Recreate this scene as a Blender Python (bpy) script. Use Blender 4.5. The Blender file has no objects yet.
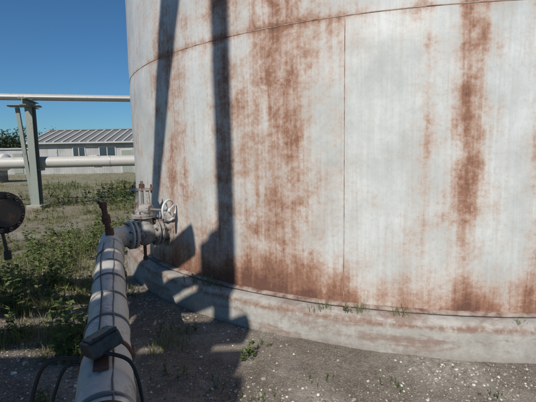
import bpy, bmesh, math, random
import numpy as np
from mathutils import Vector, Matrix, Quaternion, noise as mn
random.seed(7); rng=np.random.default_rng(11)
S=bpy.context.scene
S.view_settings.view_transform='Standard'; S.view_settings.look='None'; S.view_settings.exposure=0
rad=math.radians
# ---------------- light -----------------
EL=40.0; HD=Vector((0.25,0.968,0)).normalized()
w=bpy.data.worlds.new("World"); S.world=w; w.use_nodes=True
nt=w.node_tree; bg=nt.nodes['Background']; sk=nt.nodes.new('ShaderNodeTexSky'); sk.sky_type='NISHITA'
sk.sun_disc=False; sk.sun_elevation=rad(EL); sk.sun_rotation=rad(194.5); sk.air_density=1.0; sk.dust_density=0.2; sk.ozone_density=3.5
tint=nt.nodes.new('ShaderNodeMix'); tint.data_type='RGBA'; tint.blend_type='MULTIPLY'; tint.inputs[0].default_value=1.0; tint.inputs[7].default_value=(0.50,0.84,1.08,1)
nt.links.new(sk.outputs[0],tint.inputs[6]); nt.links.new(tint.outputs[2],bg.inputs[0]); bg.inputs[1].default_value=0.072
sl=bpy.data.lights.new("sun",'SUN'); sl.energy=4.7; sl.angle=rad(0.6); sl.color=(1,0.94,0.85)
so=bpy.data.objects.new("sun",sl); S.collection.objects.link(so)
ld=Vector((HD.x*math.cos(rad(EL)),HD.y*math.cos(rad(EL)),-math.sin(rad(EL))))
so.rotation_euler=ld.to_track_quat('-Z','Y').to_euler(); so.location=(-5,-15,15)
# ---------------- camera ----------------
cd=bpy.data.cameras.new("camera"); cam=bpy.data.objects.new("camera",cd); S.collection.objects.link(cam)
cd.sensor_width=36; cd.lens=26.9; cd.clip_start=0.05; cd.clip_end=5000
cam.matrix_world=Matrix.Translation((0,0,1.7))@Matrix.Rotation(rad(90-6.8),4,'X')@Matrix.Rotation(rad(-1.0),4,'Z')
S.camera=cam
# ---------------- material helpers ------
class NT:
    def __init__(s,name,rough=0.7,metal=0.0):
        s.m=bpy.data.materials.new(name); s.m.use_nodes=True; s.t=s.m.node_tree
        s.b=s.t.nodes['Principled BSDF']; s.b.inputs['Roughness'].default_value=rough; s.b.inputs['Metallic'].default_value=metal
    def n(s,k): return s.t.nodes.new(k)
    def l(s,a,b):
        if isinstance(a,(int,float)): b.default_value=a
        elif isinstance(a,tuple): b.default_value=a if len(a)!=3 else a+(1,)
        else: s.t.links.new(a,b)
    def coord(s,k='Object'): return s.n('ShaderNodeTexCoord').outputs[k]
    def mapv(s,v,sc):
        m=s.n('ShaderNodeVectorMath'); m.operation='MULTIPLY'; s.l(v,m.inputs[0]); m.inputs[1].default_value=sc; return m.outputs[0]
    def noise(s,v,scale,detail=4,rough=0.55,dist=0):
        n=s.n('ShaderNodeTexNoise'); s.l(v,n.inputs['Vector']); n.inputs['Scale'].default_value=scale
        n.inputs['Detail'].default_value=detail; n.inputs['Roughness'].default_value=rough; n.inputs['Distortion'].default_value=dist
        return n.outputs['Fac']
    def math(s,op,a,b=0.0,c=None,clamp=False):
        m=s.n('ShaderNodeMath'); m.operation=op; m.use_clamp=clamp; s.l(a,m.inputs[0]); s.l(b,m.inputs[1])
        if c is not None: s.l(c,m.inputs[2])
        return m.outputs[0]
    def mr(s,v,a,b,c=0.0,d=1.0):
        m=s.n('ShaderNodeMapRange'); s.l(v,m.inputs[0])
        for i,x in zip((1,2,3,4),(a,b,c,d)): m.inputs[i].default_value=x
        return m.outputs[0]
    def mix(s,f,a,b,bt='MIX'):
        m=s.n('ShaderNodeMix'); m.data_type='RGBA'; m.blend_type=bt; s.l(f,m.inputs[0]); s.l(a,m.inputs[6]); s.l(b,m.inputs[7]); return m.outputs[2]
    def ramp(s,f,stops):
        r=s.n('ShaderNodeValToRGB'); s.l(f,r.inputs[0]); e=r.color_ramp.elements
        while len(e)<len(stops): e.new(0.5)
        for el,(p,c) in zip(e,stops):
            el.position=p; el.color=(c,c,c,1) if isinstance(c,(int,float)) else tuple(c)+(1,)
        return r.outputs[0]
    def bump(s,h,st=0.3,d=0.01):
        b=s.n('ShaderNodeBump'); s.l(h,b.inputs['Height']); b.inputs['Strength'].default_value=st; b.inputs['Distance'].default_value=d
        s.l(b.outputs[0],s.b.inputs['Normal'])
    def col(s,c): s.l(c,s.b.inputs['Base Color'])
def weathered(name,base,rust=(0.2,0.085,0.04),amt=0.5,rough=0.6,metal=0,scale=6,var=0.25,bst=0.2):
    m=NT(name,rough,metal); v=m.coord()
    n1=m.noise(v,scale,6,0.65); n2=m.noise(v,scale*6,4,0.6); n3=m.noise(v,scale*0.35,3)
    d=tuple(x*(1-var) for x in base)
    c=m.mix(m.mr(n2,0.35,0.65),base,d); c=m.mix(m.mr(n3,0.35,0.65),c,tuple(x*(1-var*0.6) for x in base))
    k=m.math('ADD',m.math('MULTIPLY',n1,0.7),m.math('MULTIPLY',n2,0.3))
    f=m.mr(k,0.68-amt*0.3,0.76-amt*0.3); c=m.mix(f,c,rust); m.col(c); m.bump(k,bst,0.004); return m.m
M={}
M['white']=weathered('white_pipe_paint',(0.50,0.49,0.46),amt=0.3,rough=0.5,scale=5)
M['jacket']=weathered('weathered_pipe_jacket',(0.60,0.58,0.54),(0.34,0.31,0.27),amt=0.52,rough=0.5,metal=0.12,scale=7,var=0.28,bst=0.6)
M['band']=weathered('jacket_band',(0.16,0.155,0.15),(0.12,0.07,0.05),amt=0.5,rough=0.5,scale=20)
M['grey']=weathered('grey_steel_paint',(0.24,0.27,0.24),amt=0.3,rough=0.6,scale=3)
M['rust']=weathered('rusty_steel',(0.13,0.058,0.038),(0.06,0.033,0.025),amt=0.6,rough=0.85,scale=20,bst=0.5)
M['black']=weathered('black_painted_steel',(0.022,0.021,0.021),(0.07,0.035,0.022),amt=0.45,rough=0.55,scale=14,bst=.5)
M['valve']=weathered('valve_paint',(0.33,0.32,0.30),(0.13,0.075,0.055),amt=0.60,rough=0.6,scale=12,bst=0.5)
M['bolt']=weathered('bolt_steel',(0.35,0.34,0.32),amt=0.5,rough=0.45,metal=0.6,scale=30)
M['bare']=weathered('bare_grey_metal',(0.45,0.46,0.45),amt=0.3,rough=0.5,metal=0.3,scale=4)
r=NT('black_rubber',0.6); r.col((0.012,0.012,0.013,1)); M['rubber']=r.m
r=NT('black_plastic_box',0.45); r.col(r.mix(r.mr(r.noise(r.coord(),30,4),0.4,0.7),(0.018,0.018,0.02),(0.06,0.055,0.05))); M['box']=r.m
r=NT('window_glass',0.08); r.col((0.03,0.045,0.06,1)); M['glass']=r.m
M['gwhite']=weathered('gloss_white_paint',(0.62,0.62,0.60),amt=0.25,rough=0.4,scale=2,var=0.2)
# ---------------- mesh helpers ----------
def link(o,parent=None):
    S.collection.objects.link(o)
    if parent is not None: o.parent=parent
    return o
def empty(name,loc=(0,0,0)):
    e=bpy.data.objects.new(name,None); e.empty_display_size=0.2; S.collection.objects.link(e); return e
def mesh_obj(name,verts,faces,mat,parent=None,smooth=False):
    me=bpy.data.meshes.new(name); me.from_pydata([tuple(v) for v in verts],[],faces); me.update()
    if mat: me.materials.append(mat)
    if smooth:
        me.polygons.foreach_set('use_smooth',[True]*len(me.polygons))
    return link(bpy.data.objects.new(name,me),parent)
def basis(ax):
    ax=Vector(ax).normalized(); u=ax.orthogonal().normalized()
    if abs(ax.z)<0.95: u=Vector((0,0,1)).cross(ax).normalized()
    return u,ax.cross(u),ax
def profile(name,origin,axis,prof,mat,parent=None,seg=32,smooth=True):
    u,v,a=basis(axis); o=Vector(origin); vs=[];fs=[]
    for (d,r) in prof:
        for i in range(seg):
            t=2*math.pi*i/seg; vs.append(o+a*d+(u*math.cos(t)+v*math.sin(t))*r)
    for j in range(len(prof)-1):
        for i in range(seg):
            i2=(i+1)%seg; fs.append((j*seg+i,j*seg+i2,(j+1)*seg+i2,(j+1)*seg+i))
    fs.append(tuple(reversed(range(seg)))); fs.append(tuple((len(prof)-1)*seg+i for i in range(seg)))
    ob=mesh_obj(name,vs,fs,mat,parent,False)
    if smooth:
        ob.data.polygons.foreach_set('use_smooth',[True]*len(ob.data.polygons))
        ob.data.set_sharp_from_angle(angle=rad(35))
    return ob
def cyl(name,p1,p2,r,mat,parent=None,seg=20,r2=None):
    p1=Vector(p1);p2=Vector(p2);L=(p2-p1).length; c=min(r*0.1,0.006)
    return profile(name,p1,p2-p1,[(0,r-c),(c,r),(L-c,r2 or r),(L,(r2 or r)-c)],mat,parent,seg)
def tube(name,pts,r,mat,parent=None,seg=16,rs=None,closed=False,dent=0):
    pts=[Vector(p) for p in pts]; vs=[];fs=[]; n=len(pts); up=None
    for k,p in enumerate(pts):
        if closed: t=(pts[(k+1)%n]-pts[k-1]).normalized()
        else: t=(pts[min(k+1,n-1)]-pts[max(k-1,0)]).normalized()
        if up is None: u=t.orthogonal().normalized()
        else: u=(up-t*up.dot(t)).normalized()
        up=u; v=t.cross(u); rr=rs[k] if rs else r
        for i in range(seg):
            a=2*math.pi*i/seg; q=p+(u*math.cos(a)+v*math.sin(a))*rr
            if dent: 
                dd=mn.noise(q*7)*dent+mn.noise(q*18)*dent*.5; q=q+(q-p).normalized()*dd
            vs.append(q)
    m=n if closed else n-1
    for j in range(m):
        for i in range(seg):
            i2=(i+1)%seg; j2=(j+1)%n; fs.append((j*seg+i,j*seg+i2,j2*seg+i2,j2*seg+i))
    if not closed: fs.append(tuple(reversed(range(seg)))); fs.append(tuple((n-1)*seg+i for i in range(seg)))
    return mesh_obj(name,vs,fs,mat,parent,True)
def ring(name,c,axis,R,r,mat,parent=None,n=40,seg=10):
    u,v,a=basis(axis); c=Vector(c)
    return tube(name,[c+(u*math.cos(2*math.pi*i/n)+v*math.sin(2*math.pi*i/n))*R for i in range(n)],r,mat,parent,seg,closed=True)
def box(name,c,size,mat,parent=None,rot=None,bev=0.004):
    x,y,z=[s/2 for s in size]; vs=[Vector((sx*x,sy*y,sz*z)) for sx in(-1,1) for sy in(-1,1) for sz in(-1,1)]
    fs=[(0,1,3,2),(4,6,7,5),(0,4,5,1),(2,3,7,6),(0,2,6,4),(1,5,7,3)]
    o=mesh_obj(name,vs,fs,mat,parent); o.location=c
    if rot is not None: o.rotation_euler=rot if not isinstance(rot,Quaternion) else rot.to_euler()
    if bev>0:
        b=o.modifiers.new('b','BEVEL'); b.width=bev; b.segments=2
    return o
def beam(name,p1,p2,wd,dp,mat,parent=None):
    p1=Vector(p1);p2=Vector(p2); q=(p2-p1).to_track_quat('Z','Y')
    return box(name,(p1+p2)/2,(wd,dp,(p2-p1).length),mat,parent,q)
def hbeam(name,p1,p2,wd,dp,mat,parent=None,t=0.02):
    p1=Vector(p1);p2=Vector(p2);L=(p2-p1).length; h=wd/2;d=dp/2;t2=t/2
    pr=[(-h,-d),(h,-d),(h,-d+t),(t2,-d+t),(t2,d-t),(h,d-t),(h,d),(-h,d),(-h,d-t),(-t2,d-t),(-t2,-d+t),(-h,-d+t)]
    q=(p2-p1).to_track_quat('Z','Y'); n=len(pr)
    vs=[p1+q@Vector((a,b,0)) for a,b in pr]+[p1+q@Vector((a,b,L)) for a,b in pr]
    fs=[(i,(i+1)%n,(i+1)%n+n,i+n) for i in range(n)]+[tuple(reversed(range(n))),tuple(range(n,2*n))]
    return mesh_obj(name,vs,fs,mat,parent)
def bezier(p,n=20):
    p=[Vector(x) for x in p]; out=[]
    P=[p[0]]+p+[p[-1]]
    for k in range(1,len(P)-2):
        for i in range(n):
            t=i/n; a,b,c,d=P[k-1],P[k],P[k+1],P[k+2]
            out.append(0.5*((2*b)+(c-a)*t+(2*a-5*b+4*c-d)*t*t+(3*b-a-3*c+d)*t**3))
    out.append(p[-1]); return out
# ---------------- tank ------------------
C=Vector((2.3,7.7,0)); R=4.6; ZB=0.37; ZS=2.80
def tp(phi,z,r=R):
    a=rad(phi); return Vector((C.x-math.sin(a)*r,C.y-math.cos(a)*r,z))
def nrm(phi):
    a=rad(phi); return Vector((-math.sin(a),-math.cos(a),0))
m=NT('weathered_tank_paint',0.5); uv=m.n('ShaderNodeUVMap'); uv.uv_map='UVMap'; uvo=uv.outputs[0]
sep=m.n('ShaderNodeSeparateXYZ'); m.l(uvo,sep.inputs[0]); U=sep.outputs[0]; Z=sep.outputs[1]
warp=m.math('MULTIPLY',m.math('SUBTRACT',m.noise(uvo,1.3,5),0.5),0.26)
fr=m.math('FRACT',m.math('DIVIDE',m.math('ADD',U,warp),R*math.pi/2))
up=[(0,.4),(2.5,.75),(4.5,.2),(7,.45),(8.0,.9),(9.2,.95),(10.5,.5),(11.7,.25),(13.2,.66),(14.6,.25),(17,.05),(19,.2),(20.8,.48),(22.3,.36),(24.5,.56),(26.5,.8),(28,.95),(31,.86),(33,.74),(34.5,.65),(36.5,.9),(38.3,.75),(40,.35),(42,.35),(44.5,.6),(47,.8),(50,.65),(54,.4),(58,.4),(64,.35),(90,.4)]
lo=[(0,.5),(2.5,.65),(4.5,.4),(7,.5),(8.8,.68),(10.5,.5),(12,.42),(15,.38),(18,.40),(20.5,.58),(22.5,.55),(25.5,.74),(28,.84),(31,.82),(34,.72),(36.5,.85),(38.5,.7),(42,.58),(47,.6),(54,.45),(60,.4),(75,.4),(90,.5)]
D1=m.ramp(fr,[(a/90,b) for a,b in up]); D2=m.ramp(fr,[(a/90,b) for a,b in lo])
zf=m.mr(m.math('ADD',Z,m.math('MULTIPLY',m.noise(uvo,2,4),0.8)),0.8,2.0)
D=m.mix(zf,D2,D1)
Sn=m.noise(m.mapv(uvo,(7,0.6,1)),1,6,0.6,0.5)
Sf=m.noise(m.mapv(uvo,(34,1.3,1)),1,5,0.6,0.3)
Bn=m.noise(uvo,1.7,6,0.65,0.3); Fn=m.noise(uvo,26,6,0.75); F2=m.noise(uvo,5,6,0.7,0.2)
def cen(x,k): return m.math('MULTIPLY',m.math('SUBTRACT',x,0.5),k)
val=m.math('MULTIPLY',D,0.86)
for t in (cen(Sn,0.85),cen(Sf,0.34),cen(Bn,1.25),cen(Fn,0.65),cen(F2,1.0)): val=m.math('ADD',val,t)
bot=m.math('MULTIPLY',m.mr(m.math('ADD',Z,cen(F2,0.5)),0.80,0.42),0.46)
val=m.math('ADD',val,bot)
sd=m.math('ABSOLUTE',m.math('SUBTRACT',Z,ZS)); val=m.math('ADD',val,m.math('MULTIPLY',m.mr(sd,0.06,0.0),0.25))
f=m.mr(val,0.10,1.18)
bl=m.noise(uvo,2.3,5,0.65); bl2=m.noise(uvo,0.7,3)
paint=m.mix(m.mr(bl,0.36,0.64),(0.41,0.43,0.42),(0.57,0.59,0.58))
paint=m.mix(m.math('MULTIPLY',m.mr(bl2,0.42,0.62),0.45),paint,(0.66,0.68,0.675))
paint=m.mix(m.math('MULTIPLY',m.mr(Sf,0.42,0.7),0.3),paint,(0.36,0.355,0.33))
paint=m.mix(m.math('MULTIPLY',m.mr(Fn,0.5,0.72),0.35),paint,(0.33,0.32,0.30))
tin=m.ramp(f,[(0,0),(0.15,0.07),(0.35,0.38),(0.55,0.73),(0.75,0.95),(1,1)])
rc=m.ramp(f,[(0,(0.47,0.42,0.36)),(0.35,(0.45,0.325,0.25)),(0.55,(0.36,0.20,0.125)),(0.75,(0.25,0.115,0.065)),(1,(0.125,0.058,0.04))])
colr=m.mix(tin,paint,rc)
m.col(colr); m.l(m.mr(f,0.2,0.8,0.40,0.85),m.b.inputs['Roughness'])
hb=m.math('ADD',m.math('MULTIPLY',f,-0.4),m.math('MULTIPLY',Fn,0.3)); m.bump(hb,0.3,0.004)
M['tank']=m.m
m=NT('tank_weld',0.8); n=m.noise(m.coord(),9,5); m.col(m.mix(m.mr(n,0.38,0.6),(0.14,0.07,0.05),(0.33,0.27,0.23))); M['weld']=m.m
m=NT('stained_concrete_ring',0.85); v=m.coord(); a=m.noise(v,3,6,0.65); b=m.noise(v,22,5,0.65); c_=m.noise(m.mapv(v,(1,1,5)),1.3,7,0.65,0.6); e_=m.noise(v,0.55,3)
s3=m.n('ShaderNodeSeparateXYZ'); m.l(v,s3.inputs[0]); zz=s3.outputs[2]
cc=m.mix(m.mr(a,0.35,0.65),(0.30,0.285,0.26),(0.43,0.42,0.39))
st=m.math('ADD',m.math('ADD',c_,m.math('MULTIPLY',b,0.25)),m.math('MULTIPLY',e_,0.45))
cc=m.mix(m.math('MULTIPLY',m.mr(st,0.85,0.98),0.75),cc,(0.22,0.125,0.09))
ln=m.math('ABSOLUTE',m.math('SUBTRACT',m.math('ADD',zz,m.math('MULTIPLY',m.math('SUBTRACT',a,0.5),0.10)),0.30))
cc=m.mix(m.math('MULTIPLY',m.mr(ln,0.04,0.0),m.mr(b,0.3,0.55)),cc,(0.21,0.105,0.065))
cc=m.mix(m.math('MULTIPLY',m.mr(b,0.35,0.65),0.35),cc,(0.20,0.175,0.15))
cc=m.mix(m.mr(m.math('ADD',zz,m.math('MULTIPLY',a,0.18)),0.20,0.07),cc,(0.185,0.155,0.125))
m.col(cc); m.bump(m.math('ADD',a,m.math('MULTIPLY',b,0.6)),0.7,0.014); M['conc']=m.m

tank=empty('oil_storage_tank')
zs=list(np.arange(ZB,7.8,0.12))+[7.8]; NP=480
vs=[];fs=[];uvs=[]
def dent(ph,z):
    p=Vector((math.sin(rad(ph))*1.6,math.cos(rad(ph))*1.6,z*0.55)); return mn.noise(p*1.6)*0.014+mn.noise(p*5)*0.0035
for z in zs:
    for i in range(NP+1):
        ph=-180+360*i/NP
        vs.append(tp(ph,z,R+dent(ph,z)-0.012*math.exp(-((z-ZS)/0.10)**2))); uvs.append((rad(ph)*R,z))
for j in range(len(zs)-1):
    for i in range(NP):
        a=j*(NP+1)+i; fs.append((a,a+NP+1,a+NP+2,a+1))
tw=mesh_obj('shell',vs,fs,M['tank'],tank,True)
ul=tw.data.uv_layers.new(name='UVMap'); li=np.empty(len(tw.data.loops),dtype=np.int32); tw.data.loops.foreach_get('vertex_index',li)
ul.data.foreach_set('uv',np.array(uvs,dtype=np.float32)[li].ravel())
profile('roof',C+Vector((0,0,7.8)),(0,0,1),[(0,R+0.06),(0.06,R+0.06),(0.07,R),(0.75,0.2),(0.8,0.15)],M['gwhite'],tank,96)
def arcpts(z,n=480): return [tp(-180+360*i/n,z,R+dent(-180+360*i/n,z)-0.012) for i in range(n)]
tube('weld_seam_1',arcpts(ZS),0.006,M['weld'],tank,6,closed=True)
tube('weld_seam_2',arcpts(ZS+2.45),0.018,M['weld'],tank,6,closed=True)
for k,(ph,z0,z1) in enumerate([(21.0,ZB,ZS),(-12,ZB,ZS),(62,ZB,ZS),(2,ZS,ZS+2.4),(36,ZS,ZS+2.4)]):
    zz_=np.linspace(z0,z1,30); tube('plate_seam_%d'%(k+1),[tp(ph,z,R+dent(ph,z)-0.0025-0.012*math.exp(-((z-ZS)/0.10)**2)) for z in zz_],0.0045,M['weld'],tank,6)
def annulus(name,prof,mat,parent,n=480,jit=0.0):
    vs=[];fs=[];m_=len(prof)
    for i in range(n):
        ph=360*i/n
        for (r,z) in prof:
            p=Vector((math.sin(rad(ph))*r*1.0,math.cos(rad(ph))*r,z))
            j=mn.noise(p*2.2)*jit+mn.noise(p*9)*jit*0.5; jz=mn.noise(p*3+Vector((5,5,5)))*jit*0.6
            vs.append(tp(ph,z+jz,r+j))
    for i in range(n):
        i2=(i+1)%n
        for k in range(m_-1): fs.append((i*m_+k,i*m_+k+1,i2*m_+k+1,i2*m_+k))
    return mesh_obj(name,vs,fs,mat,parent,True)
annulus('bottom_chime',[(R-0.02,ZB+0.02),(R+0.012,ZB+0.018),(R+0.045,ZB+0.006),(R+0.05,ZB-0.006),(R-0.02,ZB-0.008)],M['weld'],tank,480,0.004)
ringo=empty('concrete_ringwall')
annulus('ring',[(R-0.3,ZB-0.01),(R,ZB-0.012),(R+0.09,ZB-0.022),(R+0.14,ZB-0.032),(R+0.16,ZB-0.05),(R+0.172,ZB-0.09),(R+0.178,ZB-0.18),(R+0.182,ZB-0.27),(R+0.19,0.02),(R+0.20,-0.2)],M['conc'],ringo,900,0.014)
# ---------------- ground ----------------
def gh(x,y):
    d=math.hypot(x,y-3); f=1/(1+(d/25)**2)
    p=Vector((x,y,0)); h=mn.noise(p*0.5)*0.06+mn.noise(p*1.7)*0.028+mn.noise(p*5)*0.018+mn.noise(p*14)*0.010+mn.noise(p*33)*0.005
    rr=math.hypot(x-C.x,y-C.y)-(R+0.2)
    h=h*f*(1 if rr>1 else max(0.35,rr)); 
    if rr<0.6: h+=0.055*max(0,1-max(rr,0)/0.6)
    return h
m=NT('dirt_ground',0.95); v=m.coord(); a=m.noise(v,0.35,5); b=m.noise(v,3.0,6,0.7); c_=m.noise(v,25,5,0.75); d_=m.noise(v,90,3,0.7); g_=m.noise(v,0.9,5,0.65); h_=m.noise(v,1.1,5,0.6)
cc=m.mix(m.mr(b,0.35,0.65),(0.145,0.117,0.09),(0.28,0.24,0.195))
cc=m.mix(m.mr(c_,0.4,0.65),cc,(0.12,0.097,0.077))
cc=m.mix(m.mr(d_,0.54,0.68),cc,(0.44,0.41,0.36))
cc=m.mix(m.math('MULTIPLY',m.mr(h_,0.50,0.62),m.mr(c_,0.38,0.58)),cc,(0.39,0.36,0.31))
s3=m.n('ShaderNodeSeparateXYZ'); m.l(v,s3.inputs[0])
far=m.mr(m.math('ADD',s3.outputs[1],m.math('MULTIPLY',a,10)),10,24)
fld=m.mix(m.mr(g_,0.4,0.6),(0.27,0.235,0.16),(0.12,0.135,0.055)); fld=m.mix(m.mr(c_,0.35,0.7),fld,(0.30,0.27,0.185))
cc=m.mix(far,cc,fld); m.col(cc)
m.bump(m.math('ADD',m.math('MULTIPLY',c_,0.7),m.math('MULTIPLY',d_,0.5)),1.0,0.03); M['ground']=m.m
NG=460; s_=np.linspace(-1,1,NG); ax=0.62*np.sinh(8.4*s_)
vs=[];fs=[]
for j in range(NG):
    y=ax[j]+3
    for i in range(NG):
        x=ax[i]; vs.append((x,y,gh(x,y)))
for j in range(NG-1):
    for i in range(NG-1):
        a=j*NG+i; fs.append((a,a+1,a+NG+1,a+NG))
mesh_obj('ground',vs,fs,M['ground'],None,True)
m=NT('pebble_stone',0.85); g=m.n('ShaderNodeNewGeometry'); rnd=g.outputs['Random Per Island']
m.col(m.ramp(rnd,[(0,(0.12,0.10,0.08)),(0.35,(0.22,0.19,0.155)),(0.6,(0.33,0.30,0.26)),(0.82,(0.47,0.45,0.40)),(1,(0.64,0.62,0.58))]))
M['peb']=m.m
bm=bmesh.new(); bmesh.ops.create_icosphere(bm,subdivisions=1,radius=1); bv=np.array([v.co[:] for v in bm.verts]); bf=np.array([[v.index for v in f.verts] for f in bm.faces]); bm.free()
bm=bmesh.new(); bmesh.ops.create_icosphere(bm,subdivisions=2,radius=1); bv2=np.array([v.co[:] for v in bm.verts]); bf2=np.array([[v.index for v in f.verts] for f in bm.faces]); bm.free()
def scatter_stones(name,N,xr,yr,smin,smax,thr,BV,BF,mat,seedo=0,pw=3.5):
    V=[];F=[];off=0
    for k in range(N):
        x=random.uniform(*xr); y=yr[0]+(yr[1]-yr[0])*random.random()**1.3
        if math.hypot(x-C.x,y-C.y)<R+0.21: continue
        if abs(x)>y*0.9+1.0: continue
        if mn.noise(Vector((x*1.1+seedo,y*1.1,3)))+random.uniform(-.35,.35)<thr: continue
        s=smin+(smax-smin)*random.random()**pw
        q=Matrix.Rotation(random.uniform(0,6.28),3,'Z')@Matrix.Rotation(random.uniform(-.5,.5),3,'X')
        sc=np.array([random.uniform(.8,1.3),random.uniform(.6,1.1),random.uniform(.4,.75)])*s
        vv=BV*(1+rng.uniform(-.18,.18,(len(BV),1)))*sc; vv=vv@np.array(q).T+np.array([x,y,gh(x,y)+s*0.12]); V.append(vv); F.append(BF+off); off+=len(BV)
    V=np.concatenate(V);F=np.concatenate(F); me=bpy.data.meshes.new(name); me.from_pydata(V.tolist(),[],F.tolist()); me.materials.append(mat)
    return link(bpy.data.objects.new(name,me))
scatter_stones('gravel',80000,(-5,4.5),(1.2,6.5),0.003,0.014,-0.08,bv,bf,M['peb'],0,2.8)
scatter_stones('pebbles',4200,(-5,4.5),(1.2,6),0.007,0.026,0.0,bv2,bf2,M['peb'],40)
# ---------------- plants ----------------
def leafmat(name,c1,c2,c3):
    m=NT(name,0.7); g=m.n('ShaderNodeNewGeometry'); m.col(m.ramp(g.outputs['Random Per Island'],[(0,c1),(0.6,c2),(1,c3)]))
    t=m.n('ShaderNodeBsdfTranslucent'); m.l(m.b.inputs['Base Color'].links[0].from_socket,t.inputs[0]); mx=m.n('ShaderNodeMixShader'); mx.inputs[0].default_value=0.3
    m.l(m.b.outputs[0],mx.inputs[1]); m.l(t.outputs[0],mx.inputs[2]); m.l(mx.outputs[0],m.t.nodes['Material Output'].inputs[0]); return m.m
M['grass']=leafmat('grass_blades',(0.10,0.13,0.035),(0.18,0.19,0.07),(0.36,0.31,0.18))
M['leaf']=leafmat('weed_leaves',(0.055,0.09,0.022),(0.115,0.16,0.045),(0.2,0.215,0.09))
M['dry']=leafmat('dry_grass',(0.22,0.17,0.09),(0.33,0.27,0.16),(0.12,0.14,0.05))
M['tree']=leafmat('tree_leaves',(0.02,0.035,0.012),(0.035,0.055,0.018),(0.055,0.075,0.03))
class MB:
    def __init__(s): s.v=[];s.f=[]
    def blade(s,p,dr,h,lean,wd):
        n=4; sd=Vector((-dr.y,dr.x,0)); o=len(s.v)
        for k in range(n):
            t=k/n; c=p+Vector((0,0,h*(t-0.25*lean*t*t)))+dr*(h*lean*t*t); s.v+= [c-sd*wd*(1-t*0.8),c+sd*wd*(1-t*0.8)]
        s.v.append(p+Vector((0,0,h*(1-0.25*lean)))+dr*h*lean)
        for k in range(n-1): a=o+2*k; s.f.append((a,a+1,a+3,a+2))
        a=o+2*(n-1); s.f.append((a,a+1,a+2))
    def leaf(s,p,d,L,wd,nz=None):
        d=d.normalized(); sd=d.cross(Vector((random.uniform(-.5,.5),random.uniform(-.5,.5),1))).normalized(); u=sd.cross(d); o=len(s.v)
        s.v+=[p,p+d*L*.45+sd*wd+u*L*.06,p+d*L-u*L*.12,p+d*L*.45-sd*wd+u*L*.06]; s.f+=[(o,o+1,o+2),(o,o+2,o+3)]
    def weed(s,p,h,nl=14,wd=.25):
        a=random.uniform(0,6.28); lean=Vector((math.cos(a),math.sin(a),0))*random.uniform(0,.35)
        o=len(s.v); t=p+Vector((0,0,h))+lean*h; r=0.0025+h*.006
        s.v+=[p+Vector((r,0,0)),p+Vector((-r,r,0)),p+Vector((-r,-r,0)),t]; s.f+=[(o,o+1,o+3),(o+1,o+2,o+3),(o+2,o,o+3)]
        for k in range(nl):
            u=random.uniform(.08,1); b=random.uniform(0,6.28); L=h*random.uniform(.18,.38)*(1.1-.5*u)
            s.leaf(p.lerp(t,u),Vector((math.cos(b),math.sin(b),random.uniform(.0,.9))),L,L*wd)
    def obj(s,name,mat): return mesh_obj(name,s.v,s.f,mat)
def tuft(mb,x,y,n,h,spread=0.05,wd=0.003,z=None):
    for k in range(n):
        a=random.uniform(0,6.28); r=random.random()*spread; p=Vector((x+math.cos(a)*r,y+math.sin(a)*r,(gh(x,y) if z is None else z)-0.01))
        b=a+random.uniform(-.8,.8); mb.blade(p,Vector((math.cos(b),math.sin(b),0)),h*random.uniform(.5,1.1),random.uniform(.15,.8),wd*random.uniform(.6,1.3))
g=MB(); wl=MB(); dg=MB()
for k in range(10500):
    y=3.0+22*random.random()**1.4; x=random.uniform(-0.85*y-1,-0.22*y)
    if math.hypot(x-C.x,y-C.y)<R+0.3: continue
    if abs(x-(-1.85+(y-4.6)*-0.4))<0.25 and y<4.6: continue
    nn=mn.noise(Vector((x*.45,y*.35,1)))+0.7*mn.noise(Vector((x*1.6,y*1.6,5)))+random.uniform(-.12,.12)
    thr=0.27 if y<4.4 else (0.06 if y<11 else .2)
    if y>4.4 and x>-.55*y: thr-=.08
    sc=1+y/14
    if nn<thr:
        if random.random()<.1: tuft(dg,x,y,6,random.uniform(.04,.14)*sc,.06*sc,.002*sc)
        continue
    tuft(g,x,y,9,random.uniform(.07,.24)*(1+.25*nn),.08*sc,.0026*sc)
    if nn>thr+.1 and random.random()<.3: wl.weed(Vector((x,y,gh(x,y))),random.uniform(.12,.42),16)
g.obj('grass',M['grass'])
for k in range(430):
    y=random.uniform(13.5,24); x=random.uniform(-.6*y,-.25*y)
    if mn.noise(Vector((x*.7,y*.5,9)))+random.uniform(-.2,.2)<(.12 if x<-7.5 else -.05): continue
    wl.weed(Vector((x,y,gh(x,y))),random.uniform(.2,.6)*(1.1 if x>-7 else .65),24,.28)
wl.obj('weeds',M['leaf'])
for k in range(3500):
    y=9+32*random.random(); x=random.uniform(-.72*y,-.2*y); sc=1+y/10
    if mn.noise(Vector((x*.3,y*.2,2)))+random.uniform(-.3,.3)<-.1: continue
    tuft(dg,x,y,5,random.uniform(.06,.18),.1*sc,.0025*sc)
for k in range(600):
    x=random.uniform(-1.2,3.5); y=random.uniform(1.5,3.9)
    rr=math.hypot(x-C.x,y-C.y)-(R+.21)
    if rr<0.0: continue
    if random.random()>(0.9 if rr<.12 else .14): continue
    tuft(dg,x,y,random.randint(3,8),random.uniform(.03,.09),.03,.0016)
dg.obj('dry_grass',M['dry'])
def plant(pos,mat='leaf',h=.12,kind='weed',n=6,sp=.04,nl=12):
    mb=MB()
    for k in range(n):
        x=pos[0]+random.gauss(0,sp); y=pos[1]+random.gauss(0,sp*.6); z=pos[2] if len(pos)>2 else gh(x,y)
        if kind=='weed': mb.weed(Vector((x,y,z)),h*random.uniform(.5,1.1),nl)
        else: tuft(mb,x,y,7,h,.03,.002,z)
    return mb.obj('weed_plant',M[mat])
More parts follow.
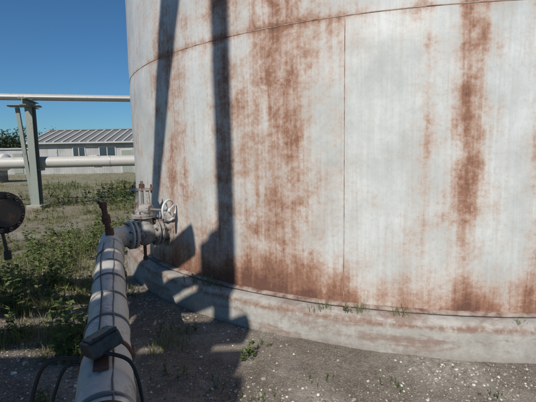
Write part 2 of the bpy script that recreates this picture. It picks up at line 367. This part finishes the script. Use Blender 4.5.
plant((-.22,3.12),h=.15,n=10,sp=.05); plant((-.05,3.28),h=.08,n=5); plant((-.36,2.75),h=.09,n=7,sp=.07)
q=tp(38.8,ZB-.02,R+.1); plant((q.x,q.y,q.z),h=.18,n=9,sp=.06,kind='blade',mat='grass'); 
q=tp(40.5,ZB-.02,R+.1); plant((q.x,q.y,q.z),h=.12,n=5,sp=.05)
for ph,h_,n_ in ((22.5,.14,5),(20.2,.1,6),(19.2,.17,6),(15,.15,5),(23.4,.09,3),(4,.06,4),(37.0,.1,4)):
    q=tp(ph,ZB-.03,R+.11); plant((q.x,q.y,q.z),h=h_,n=n_,sp=.035,kind='blade' if ph!=20.2 else 'weed',mat='grass')
for x,y,h_ in ((-.9,3.6,.16),(-1.5,3.2,.2),(-1.75,3.7,.25),(-1.6,2.6,.14),(-2.2,3.9,.22),(-.75,2.9,.09),(1.5,2.55,.05),(.35,2.75,.05),(-.1,2.6,.06),(.9,2.7,.05)):
    plant((x,y),h=h_,n=8,sp=.08)
# ---------------- product pipe with valve ----
pl=empty('product_pipeline'); ZP=0.81; PR=0.110
nz=tp(50,ZP); nv=nrm(50)
el=nz+nv*0.66; far_=Vector((0.17,-0.70,0.71)); pd=(far_-el).normalized()
rb=0.2; pts=[nz+nv*0.44]; a0=el-nv*rb; a1=el+pd*rb
for i in range(13):
    t=i/12; pts.append(a0*(1-t)**2+el*2*t*(1-t)+a1*t*t)
for i in range(1,181): pts.append(a1.lerp(far_,i/180))
tube('pipe_run',pts,PR,M['jacket'],pl,48,dent=.007)
sideV=Vector((-pd.y,pd.x,0)).normalized()
def at(s,dx=0,dz=0): return el+pd*s+sideV*dx+Vector((0,0,dz))
def flange(name,c,ax,r,th,mat,parent,nb=8,gap=0.02):
    ax=Vector(ax).normalized(); c=Vector(c)
    profile(name+'_a',c+ax*gap/2,ax,[(0,r*.96),(.004,r),(th-.004,r),(th,r*.96),(th+.001,r*.72),(th+.05,r*.66)],mat,parent,40)
    profile(name+'_b',c-ax*gap/2,-ax,[(0,r*.96),(.004,r),(th-.004,r),(th,r*.96),(th+.001,r*.72),(th+.05,r*.66)],mat,parent,40)
    u,v,a=basis(ax)
    for i in range(nb):
        t=2*math.pi*(i+.5)/nb; p=c+(u*math.cos(t)+v*math.sin(t))*r*.84
        cyl(name+'_bolt%d'%i,p-a*(th+gap/2+.035),p+a*(th+gap/2+.035),.009,M['rust'],parent,8)
        for sgn in(-1,1): profile(name+'_nut%d%s'%(i,'ab'[sgn>0]),p+a*sgn*(th+gap/2),a*sgn,[(0,.017),(.018,.017)],M['bolt'],parent,6,False)
flange('nozzle_flange',nz+nv*.13,nv,.165,.026,M['valve'],pl)
flange('outlet_flange',nz+nv*.43,nv,.165,.026,M['white'],pl)
cyl('nozzle',nz-nv*.05,nz+nv*.12,PR,M['valve'],pl,32)
profile('nozzle_pad',nz-nv*.03,nv,[(0,.20),(.04,.20),(.045,.19)],M['valve'],pl,40)
vc=nz+nv*.28
profile('valve_body',vc-nv*.11,nv,[(0,.11),(.03,.115),(.07,.14),(.11,.15),(.15,.14),(.19,.115),(.22,.11)],M['valve'],pl,28)
profile('bonnet',vc,(0,0,1),[(0,.11),(.14,.10),(.18,.09),(.181,.13),(.205,.13),(.207,.135),(.23,.135),(.232,.08),(.27,.05),(.30,.045)],M['valve'],pl,28)
for i in range(8):
    t=i*math.pi/4; p=vc+Vector((math.cos(t)*.115,math.sin(t)*.115,.16)); cyl('bonnet_bolt%d'%i,p,p+Vector((0,0,.1)),.009,M['rust'],pl,8)
vx=Vector((1,0,0))
for sgn in (-1,1):
    beam('yoke_arm%s'%'ab'[sgn>0],vc+vx*sgn*.075+Vector((0,0,.23)),vc+vx*sgn*.06+Vector((0,0,.5)),.024,.035,M['valve'],pl)
box('yoke_bridge',vc+Vector((0,0,.505)),(.25,.06,.028),M['valve'],pl)
cyl('stem',vc+Vector((0,0,.25)),vc+Vector((0,0,.60)),.016,M['bolt'],pl,12)
profile('stem_nut',vc+Vector((0,0,.515)),(0,0,1),[(0,.035),(.05,.035),(.055,.02)],M['rust'],pl,6,False)
for sgn in (-1,1): cyl('bridge_bolt%s'%'ab'[sgn>0],vc+vx*sgn*.105+Vector((0,0,.46)),vc+vx*sgn*.105+Vector((0,0,.56)),.01,M['rust'],pl,8)
gb=vc+Vector((.03,-.03,.28)); hw=Vector((-1.10,4.40,1.02)); hx=(hw-gb); hx.z=0; hx.normalize()
cyl('gear_housing',gb-hx*.05,gb+hx*.09,.06,M['valve'],pl,20)
cyl('operator_shaft',gb,Vector((hw.x,hw.y,gb.z))+hx*.02,.014,M['bolt'],pl,12)
hwc=Vector((hw.x,hw.y,gb.z)); ring('handwheel_rim',hwc,hx,.115,.012,M['gwhite'],pl)
cyl('handwheel_hub',hwc-hx*.02,hwc+hx*.03,.026,M['gwhite'],pl,14)
u_,v_,_=basis(hx)
for i in range(4):
    t=i*math.pi/2+.5; cyl('spoke%d'%i,hwc,hwc+(u_*math.cos(t)+v_*math.sin(t))*.113,.008,M['gwhite'],pl,8)
cyl('drain_nipple',vc-Vector((0,0,.14)),vc-Vector((0,0,.28)),.018,M['rust'],pl,12); cyl('drain_plug',vc-Vector((0,0,.28)),vc-Vector((0,0,.32)),.028,M['rust'],pl,8)
vb=at(.36,0,.08); vt=vb+Vector((-.05,0,.33))
cyl('vent_nipple',vb,vt,.028,M['rust'],pl,16); cyl('vent_coupling',vb+Vector((0,0,.02)),vb+Vector((-.006,0,.09)),.042,M['rust'],pl,16)
cyl('vent_ball_valve',vb+Vector((-.02,0,.14)),vb+Vector((-.035,0,.23)),.044,M['rust'],pl,8); cyl('vent_cap',vt-Vector((0,0,.03)),vt+Vector((0,0,.03)),.040,M['rust'],pl,6)
beam('vent_lever',vb+Vector((-.05,0,.31)),vb+Vector((-.10,-.01,.37)),.012,.03,M['rust'],pl)
for k,(s,r_,wd) in enumerate(((.55,.124,.03),(3.42,.124,.30))):
    cyl('collar_%d'%(k+1),at(s),at(s+wd),r_,M['jacket'],pl,36)
for k,s in enumerate((.95,1.32,1.70,2.08,2.44,3.18,3.50)): cyl('jacket_band_%d'%(k+1),at(s),at(s+.022),PR+.008 if s<3.4 else .128,M['band'],pl,36)
for k,s in enumerate((2.74,3.24)): cyl('strap_%d'%(k+1),at(s),at(s+.03),.119,M['rust' if k==0 else 'rubber'],pl,36)
tube('jacket_lap',[at(.6+i*.1,.035+.003*math.sin(i*1.7),.106) for i in range(29)],.004,M['band'],pl,8)
yaw=math.atan2(pd.y,pd.x)
bq=(0.30,-.30,yaw+.30); JB=2.90
box('junction_box',at(JB,-.01,.165),(.165,.135,.07),M['box'],pl,bq,.012)
box('junction_lid',at(JB,-.01,.165)+Vector((0.0,-.012,.043)),(.145,.115,.012),M['box'],pl,bq,.005)
box('junction_bracket',at(JB+.04,-.01,.118),(.2,.06,.012),M['rust'],pl,(0,0,yaw))
for i,(dx,dy) in enumerate(((-.05,-.035),(.05,-.035),(-.05,.035),(.05,.035))):
    rq=Matrix.Rotation(bq[2],3,'Z')@Matrix.Rotation(bq[1],3,'Y')@Matrix.Rotation(bq[0],3,'X'); o_=at(JB,-.01,.165)+Vector((0,-.012,.043))
    cyl('lid_screw_%d'%(i+1),o_+rq@Vector((dx,dy,.004)),o_+rq@Vector((dx,dy,.011)),.006,M['bolt'],pl,8)
b0=at(JB+.06,-.09,.14)
tube('cable_1',bezier([b0,b0+Vector((-.10,-.03,.01)),b0+Vector((-.17,-.03,-.10)),b0+Vector((-.18,-.10,-.32)),b0+Vector((-.1,-.2,-.5)),b0+Vector((-.02,-.4,-.66))]),.008,M['rubber'],pl,10)
tube('cable_2',bezier([b0+Vector((.0,.0,-.02)),b0+Vector((-.06,-.02,-.04)),b0+Vector((-.09,-.08,-.2)),b0+Vector((.02,-.16,-.2)),b0+Vector((.1,-.14,-.08))]),.0065,M['rubber'],pl,10)
tube('cable_3',bezier([at(JB+.08,.0,.16),at(JB+.12,.10,.12),at(JB+.18,.135,.0),at(JB+.3,.13,-.06),at(JB+.6,.12,-.1),at(JB+1.,.15,-.5)]),.008,M['rubber'],pl,10)
tube('cable_4',bezier([at(JB-.1,-.05,.16),at(JB-.2,-.03,.122),at(2.2,-.03,.118),at(1.4,-.06,.105),at(.7,-.05,.105)]),.004,M['rubber'],pl,8)
for k,s in enumerate((1.0,2.45)):
    p=at(s); q=(0,0,yaw); zt=p.z-PR
    box('support_post_%d'%(k+1),(p.x,p.y,zt/2-.01),(.07,.07,zt-.02),M['rust'],pl,q); box('saddle_%d'%(k+1),(p.x,p.y,zt-.012),(.12,.26,.02),M['rust'],pl,q); box('base_plate_%d'%(k+1),(p.x,p.y,.03),(.22,.22,.02),M['rust'],pl,q)
# ---------------- black flanged stub at left ----
bf_=empty('flanged_header'); fc=Vector((-2.35,3.5,1.22)); fa=Vector((.86,-.5,0)).normalized()
flange('end_flange',fc,fa,.185,.032,M['black'],bf_,12,.012)
profile('blind_cover',fc+fa*.04,fa,[(0,.12),(.03,.11),(.04,.05)],M['black'],bf_,28)
tube('header_pipe',[fc-fa*.03,fc-fa*.5,fc-fa*.7+Vector((0,0,-.05)),fc-fa*.8+Vector((0,0,-.25)),fc-fa*.8+Vector((0,0,-1.3))],.12,M['black'],bf_,24)
beam('lever',fc+Vector((.0,-.02,-.16)),fc+Vector((.05,-.05,-.36)),.02,.03,M['black'],bf_)
cyl('lever_knob',fc+Vector((.05,-.05,-.33)),fc+Vector((.055,-.055,-.41)),.03,M['black'],bf_,12)
# ---------------- distant pipe rack ----
pr=empty('shadow_rack'); d0=Vector((3.85,.95,0)).normalized(); P0=Vector((-7.45,12.9,0)); n_=Vector((d0.y,-d0.x,0))
for k,s in enumerate((-7.5,0,9)):
    b=P0+d0*s
    hbeam('post_%d'%k,b-Vector((0,0,.2)),b+Vector((0,0,3.27)),.22,.24,M['grey'],pr)
    beam('raker_%d'%k,b-d0*.36+Vector((0,0,3.25)),b-d0*.13+Vector((0,0,.1)),.11,.11,M['grey'],pr)
    hbeam('cross_beam_%d'%k,b-n_*.6+Vector((0,0,3.37)),b+n_*.7+Vector((0,0,3.37)),.2,.2,M['grey'],pr)
    box('cap_%d'%k,b-d0*.15+Vector((0,0,3.30)),(.9,.3,.05),M['grey'],pr,(0,0,math.atan2(d0.y,d0.x)))
    box('arm_%d'%k,b-n_*.35+Vector((0,0,1.30)),(.2,.7,.08),M['grey'],pr,(0,0,math.atan2(d0.y,d0.x)))
    box('foot_%d'%k,b+Vector((0,0,.08)),(.5,.5,.2),M['conc'],pr)
cyl('upper_pipe',P0-d0*14+Vector((0,0,3.58)),P0+d0*16+Vector((0,0,3.58)),.105,M['bare'],pr,20)
cyl('small_pipe',P0-d0*14+n_*.45+Vector((0,0,3.53)),P0+d0*16+n_*.45+Vector((0,0,3.53)),.05,M['bare'],pr,16)
lo_=empty('transfer_pipeline')
cyl('pipe',P0-d0*14-n_*.38+Vector((0,0,1.53)),P0+d0*16-n_*.38+Vector((0,0,1.53)),.185,M['white'],lo_,28)
for s in (-4,2.2,5): cyl('joint_%d'%int(s*10+90),P0+d0*s-n_*.38+Vector((0,0,1.53)),P0+d0*(s+.05)-n_*.38+Vector((0,0,1.53)),.195,M['bare'],lo_,28)
# ---------------- added unseen rack behind viewpoint, shades ground and pipe at left ----
nr=empty('shadow_rack')
for k,(x,y) in enumerate(((-5.4,-2.5),(-5.4,1.6),(-2.2,-2.5),(-2.2,1.6),(-10,-2.5),(-10,1.6))):
    hbeam('post_%d'%k,(x,y,-.1),(x,y,3.0),.2,.2,M['grey'],nr)
for k,x in enumerate((-10,-5.4,-2.2)): hbeam('cross_beam_%d'%k,(x,-2.8,3.1),(x,1.9,3.1),.2,.2,M['grey'],nr)
for k,(y,r_,xe) in enumerate(((-2.1,.16,-1.5),(-1.45,.25,-1.3),(-.75,.13,-1.25),(-.25,.16,-1.2),(.42,.10,-1.3),(.80,.10,-1.4),(1.35,.15,-1.6))):
    cyl('shadow_pipe_%d'%k,(-16,y,3.2+r_),(xe,y,3.2+r_),r_,M['white'],nr,20)
mast=empty('shadow_mast'); mb_=Vector((-1.69,-.87,0));  # added unseen pole, throws the vertical shadow stripe on the shell
cyl('shadow_pole',mb_-Vector((0,0,.2)),mb_+Vector((0,0,11.6)),.11,M['grey'],mast,20,.11)
cyl('shadow_brace',(-3.05,.60,3.2),(-1.50,-1.0,11.4),.03,M['grey'],mast,4,.36)  # added, tapered to shape the diagonal shadow wedge on the shell
box('silhouette_caster',mb_+Vector((-.19,0,4.83)),(.32,.28,.46),M['grey'],mast)  # added block and peak above, cast the silhouette near the tank base
box('silhouette_peak',mb_+Vector((-.15,0,5.08)),(.15,.2,.14),M['grey'],mast)
box('shadow_mast_head',mb_+Vector((0,0,11.65)),(1.0,.3,.2),M['grey'],mast)
# ---------------- building ----------------
bd=empty('metal_building')
m=NT('ribbed_wall_panel',0.6); v=m.coord(); s3=m.n('ShaderNodeSeparateXYZ'); m.l(v,s3.inputs[0]); wv=m.math('SINE',m.math('MULTIPLY',s3.outputs[0],25)); m.col(m.mix(m.mr(m.noise(v,.8,4),.35,.65),(0.26,0.265,0.26),(0.36,0.365,0.36))); m.bump(wv,.5,.03); M['wall']=m.m
M['roof']=weathered('metal_roof',(0.20,0.20,0.195),amt=.25,rough=.5,scale=1)
M['roofrib']=weathered('roof_rib',(0.46,0.46,0.43),amt=.2,rough=.6,scale=2)
X0,X1,Y0,Y1=-23.2,-9.5,40.,48.; ze,zr=3.2,4.5
mesh_obj('walls',[(X0,Y0,0),(X1,Y0,0),(X1,Y1,0),(X0,Y1,0),(X0,Y0,ze),(X1,Y0,ze),(X1,Y1,ze),(X0,Y1,ze),(X0,(Y0+Y1)/2,zr-.05),(X1,(Y0+Y1)/2,zr-.05)],[(0,1,5,4),(1,2,6,9,5),(2,3,7,6),(3,0,4,8,7)],M['wall'],bd)
ym=(Y0+Y1)/2
mesh_obj('roof',[(X0-.3,Y0-.5,ze-.1),(X1+.3,Y0-.5,ze-.1),(X1+.3,ym,zr),(X0-.3,ym,zr),(X1+.3,Y1+.5,ze-.1),(X0-.3,Y1+.5,ze-.1)],[(0,1,2,3),(3,2,4,5)],M['roof'],bd)
x=X0-.2; k=0
while x<X1:
    beam('roof_rib_%d'%k,(x,Y0-.52,ze-.05),(x,ym,zr+.04),.2,.08,M['roofrib'],bd); x+=.85;k+=1
box('ridge_cap',((X0+X1)/2,ym,zr+.06),(X1-X0+.7,.4,.1),M['roof'],bd)
box('eave_fascia',((X0+X1)/2,Y0-.54,ze-.16),(X1-X0+.6,.05,.14),M['bare'],bd)
def opening(nm,xc,zc,wd,h):
    box(nm+'_frame',(xc,Y0-.03,zc),(wd+.2,.08,h+.2),M['white'],bd); box(nm,(xc,Y0-.08,zc),(wd,.04,h),M['glass'],bd); box(nm+'_mullion',(xc,Y0-.11,zc),(.07,.03,h),M['white'],bd)
for k,xc in enumerate((-18.6,-15.8)): opening('window_%d'%k,xc,2.1,1.1 if k!=1 else 1.5,.9)
box('door_frame',(-13.9,Y0-.03,1.2),(1.15,.08,2.35),M['white'],bd); box('door',(-13.9,Y0-.08,1.17),(1.0,.04,2.2),M['grey'],bd)
box('louvre',(-21.2,Y0-.05,2.1),(.9,.08,.7),M['bare'],bd)
box('ac_unit',(-17,Y0-.4,1.5),(.8,.6,.6),M['gwhite'],bd)
an=empty('portable_office'); box('body',(-26.2,42,1.25),(4.6,3,2.5),M['wall'],an); box('flat_roof',(-26.2,42,2.58),(4.9,3.3,.14),M['bare'],an); box('office_window',(-26.5,40.47,1.5),(1.4,.06,.8),M['glass'],an); box('office_door',(-25,40.47,1.1),(.9,.06,2),M['grey'],an)
pt=empty('propane_tank')
profile('vessel',(-17.6,27.5,1.4),(-1,0.15,0),[(0,.05),(.08,.35),(.22,.55),(.4,.6),(3,.6),(3.2,.55),(3.34,.35),(3.4,.05)],M['gwhite'],pt,28)
for xx in (-18.3,-20.2): box('saddle_%d'%int(-xx),(xx,27.7,.45),(.2,.9,.9),M['conc'],pt)
# ---------------- distant trees ----------------
tl=MB()
for k in range(150):
    x=random.uniform(-150,-46); y=random.uniform(95,125); h=random.uniform(5.5,10) if x<-60 else random.uniform(3.5,6)
    o=len(tl.v); r=.18; tl.v+=[Vector((x+r,y,0)),Vector((x-r,y+r,0)),Vector((x-r,y-r,0)),Vector((x,y,h*.8))]; tl.f+=[(o,o+1,o+3),(o+1,o+2,o+3),(o+2,o,o+3)]
    lob=[(Vector((x+random.gauss(0,h*.22),y+random.gauss(0,h*.2),h*random.uniform(.25,.85))),h*random.uniform(.15,.27)) for _ in range(9)]
    for j in range(330):
        c,rr=random.choice(lob); dv=Vector((random.gauss(0,1),random.gauss(0,1),random.gauss(0,1))).normalized()*rr*random.uniform(.6,1.1)
        tl.leaf(c+dv,Vector((random.gauss(0,1),random.gauss(0,1),random.gauss(0,.6))),random.uniform(.4,.9),.22)
tl.obj('distant_trees',M['tree'])
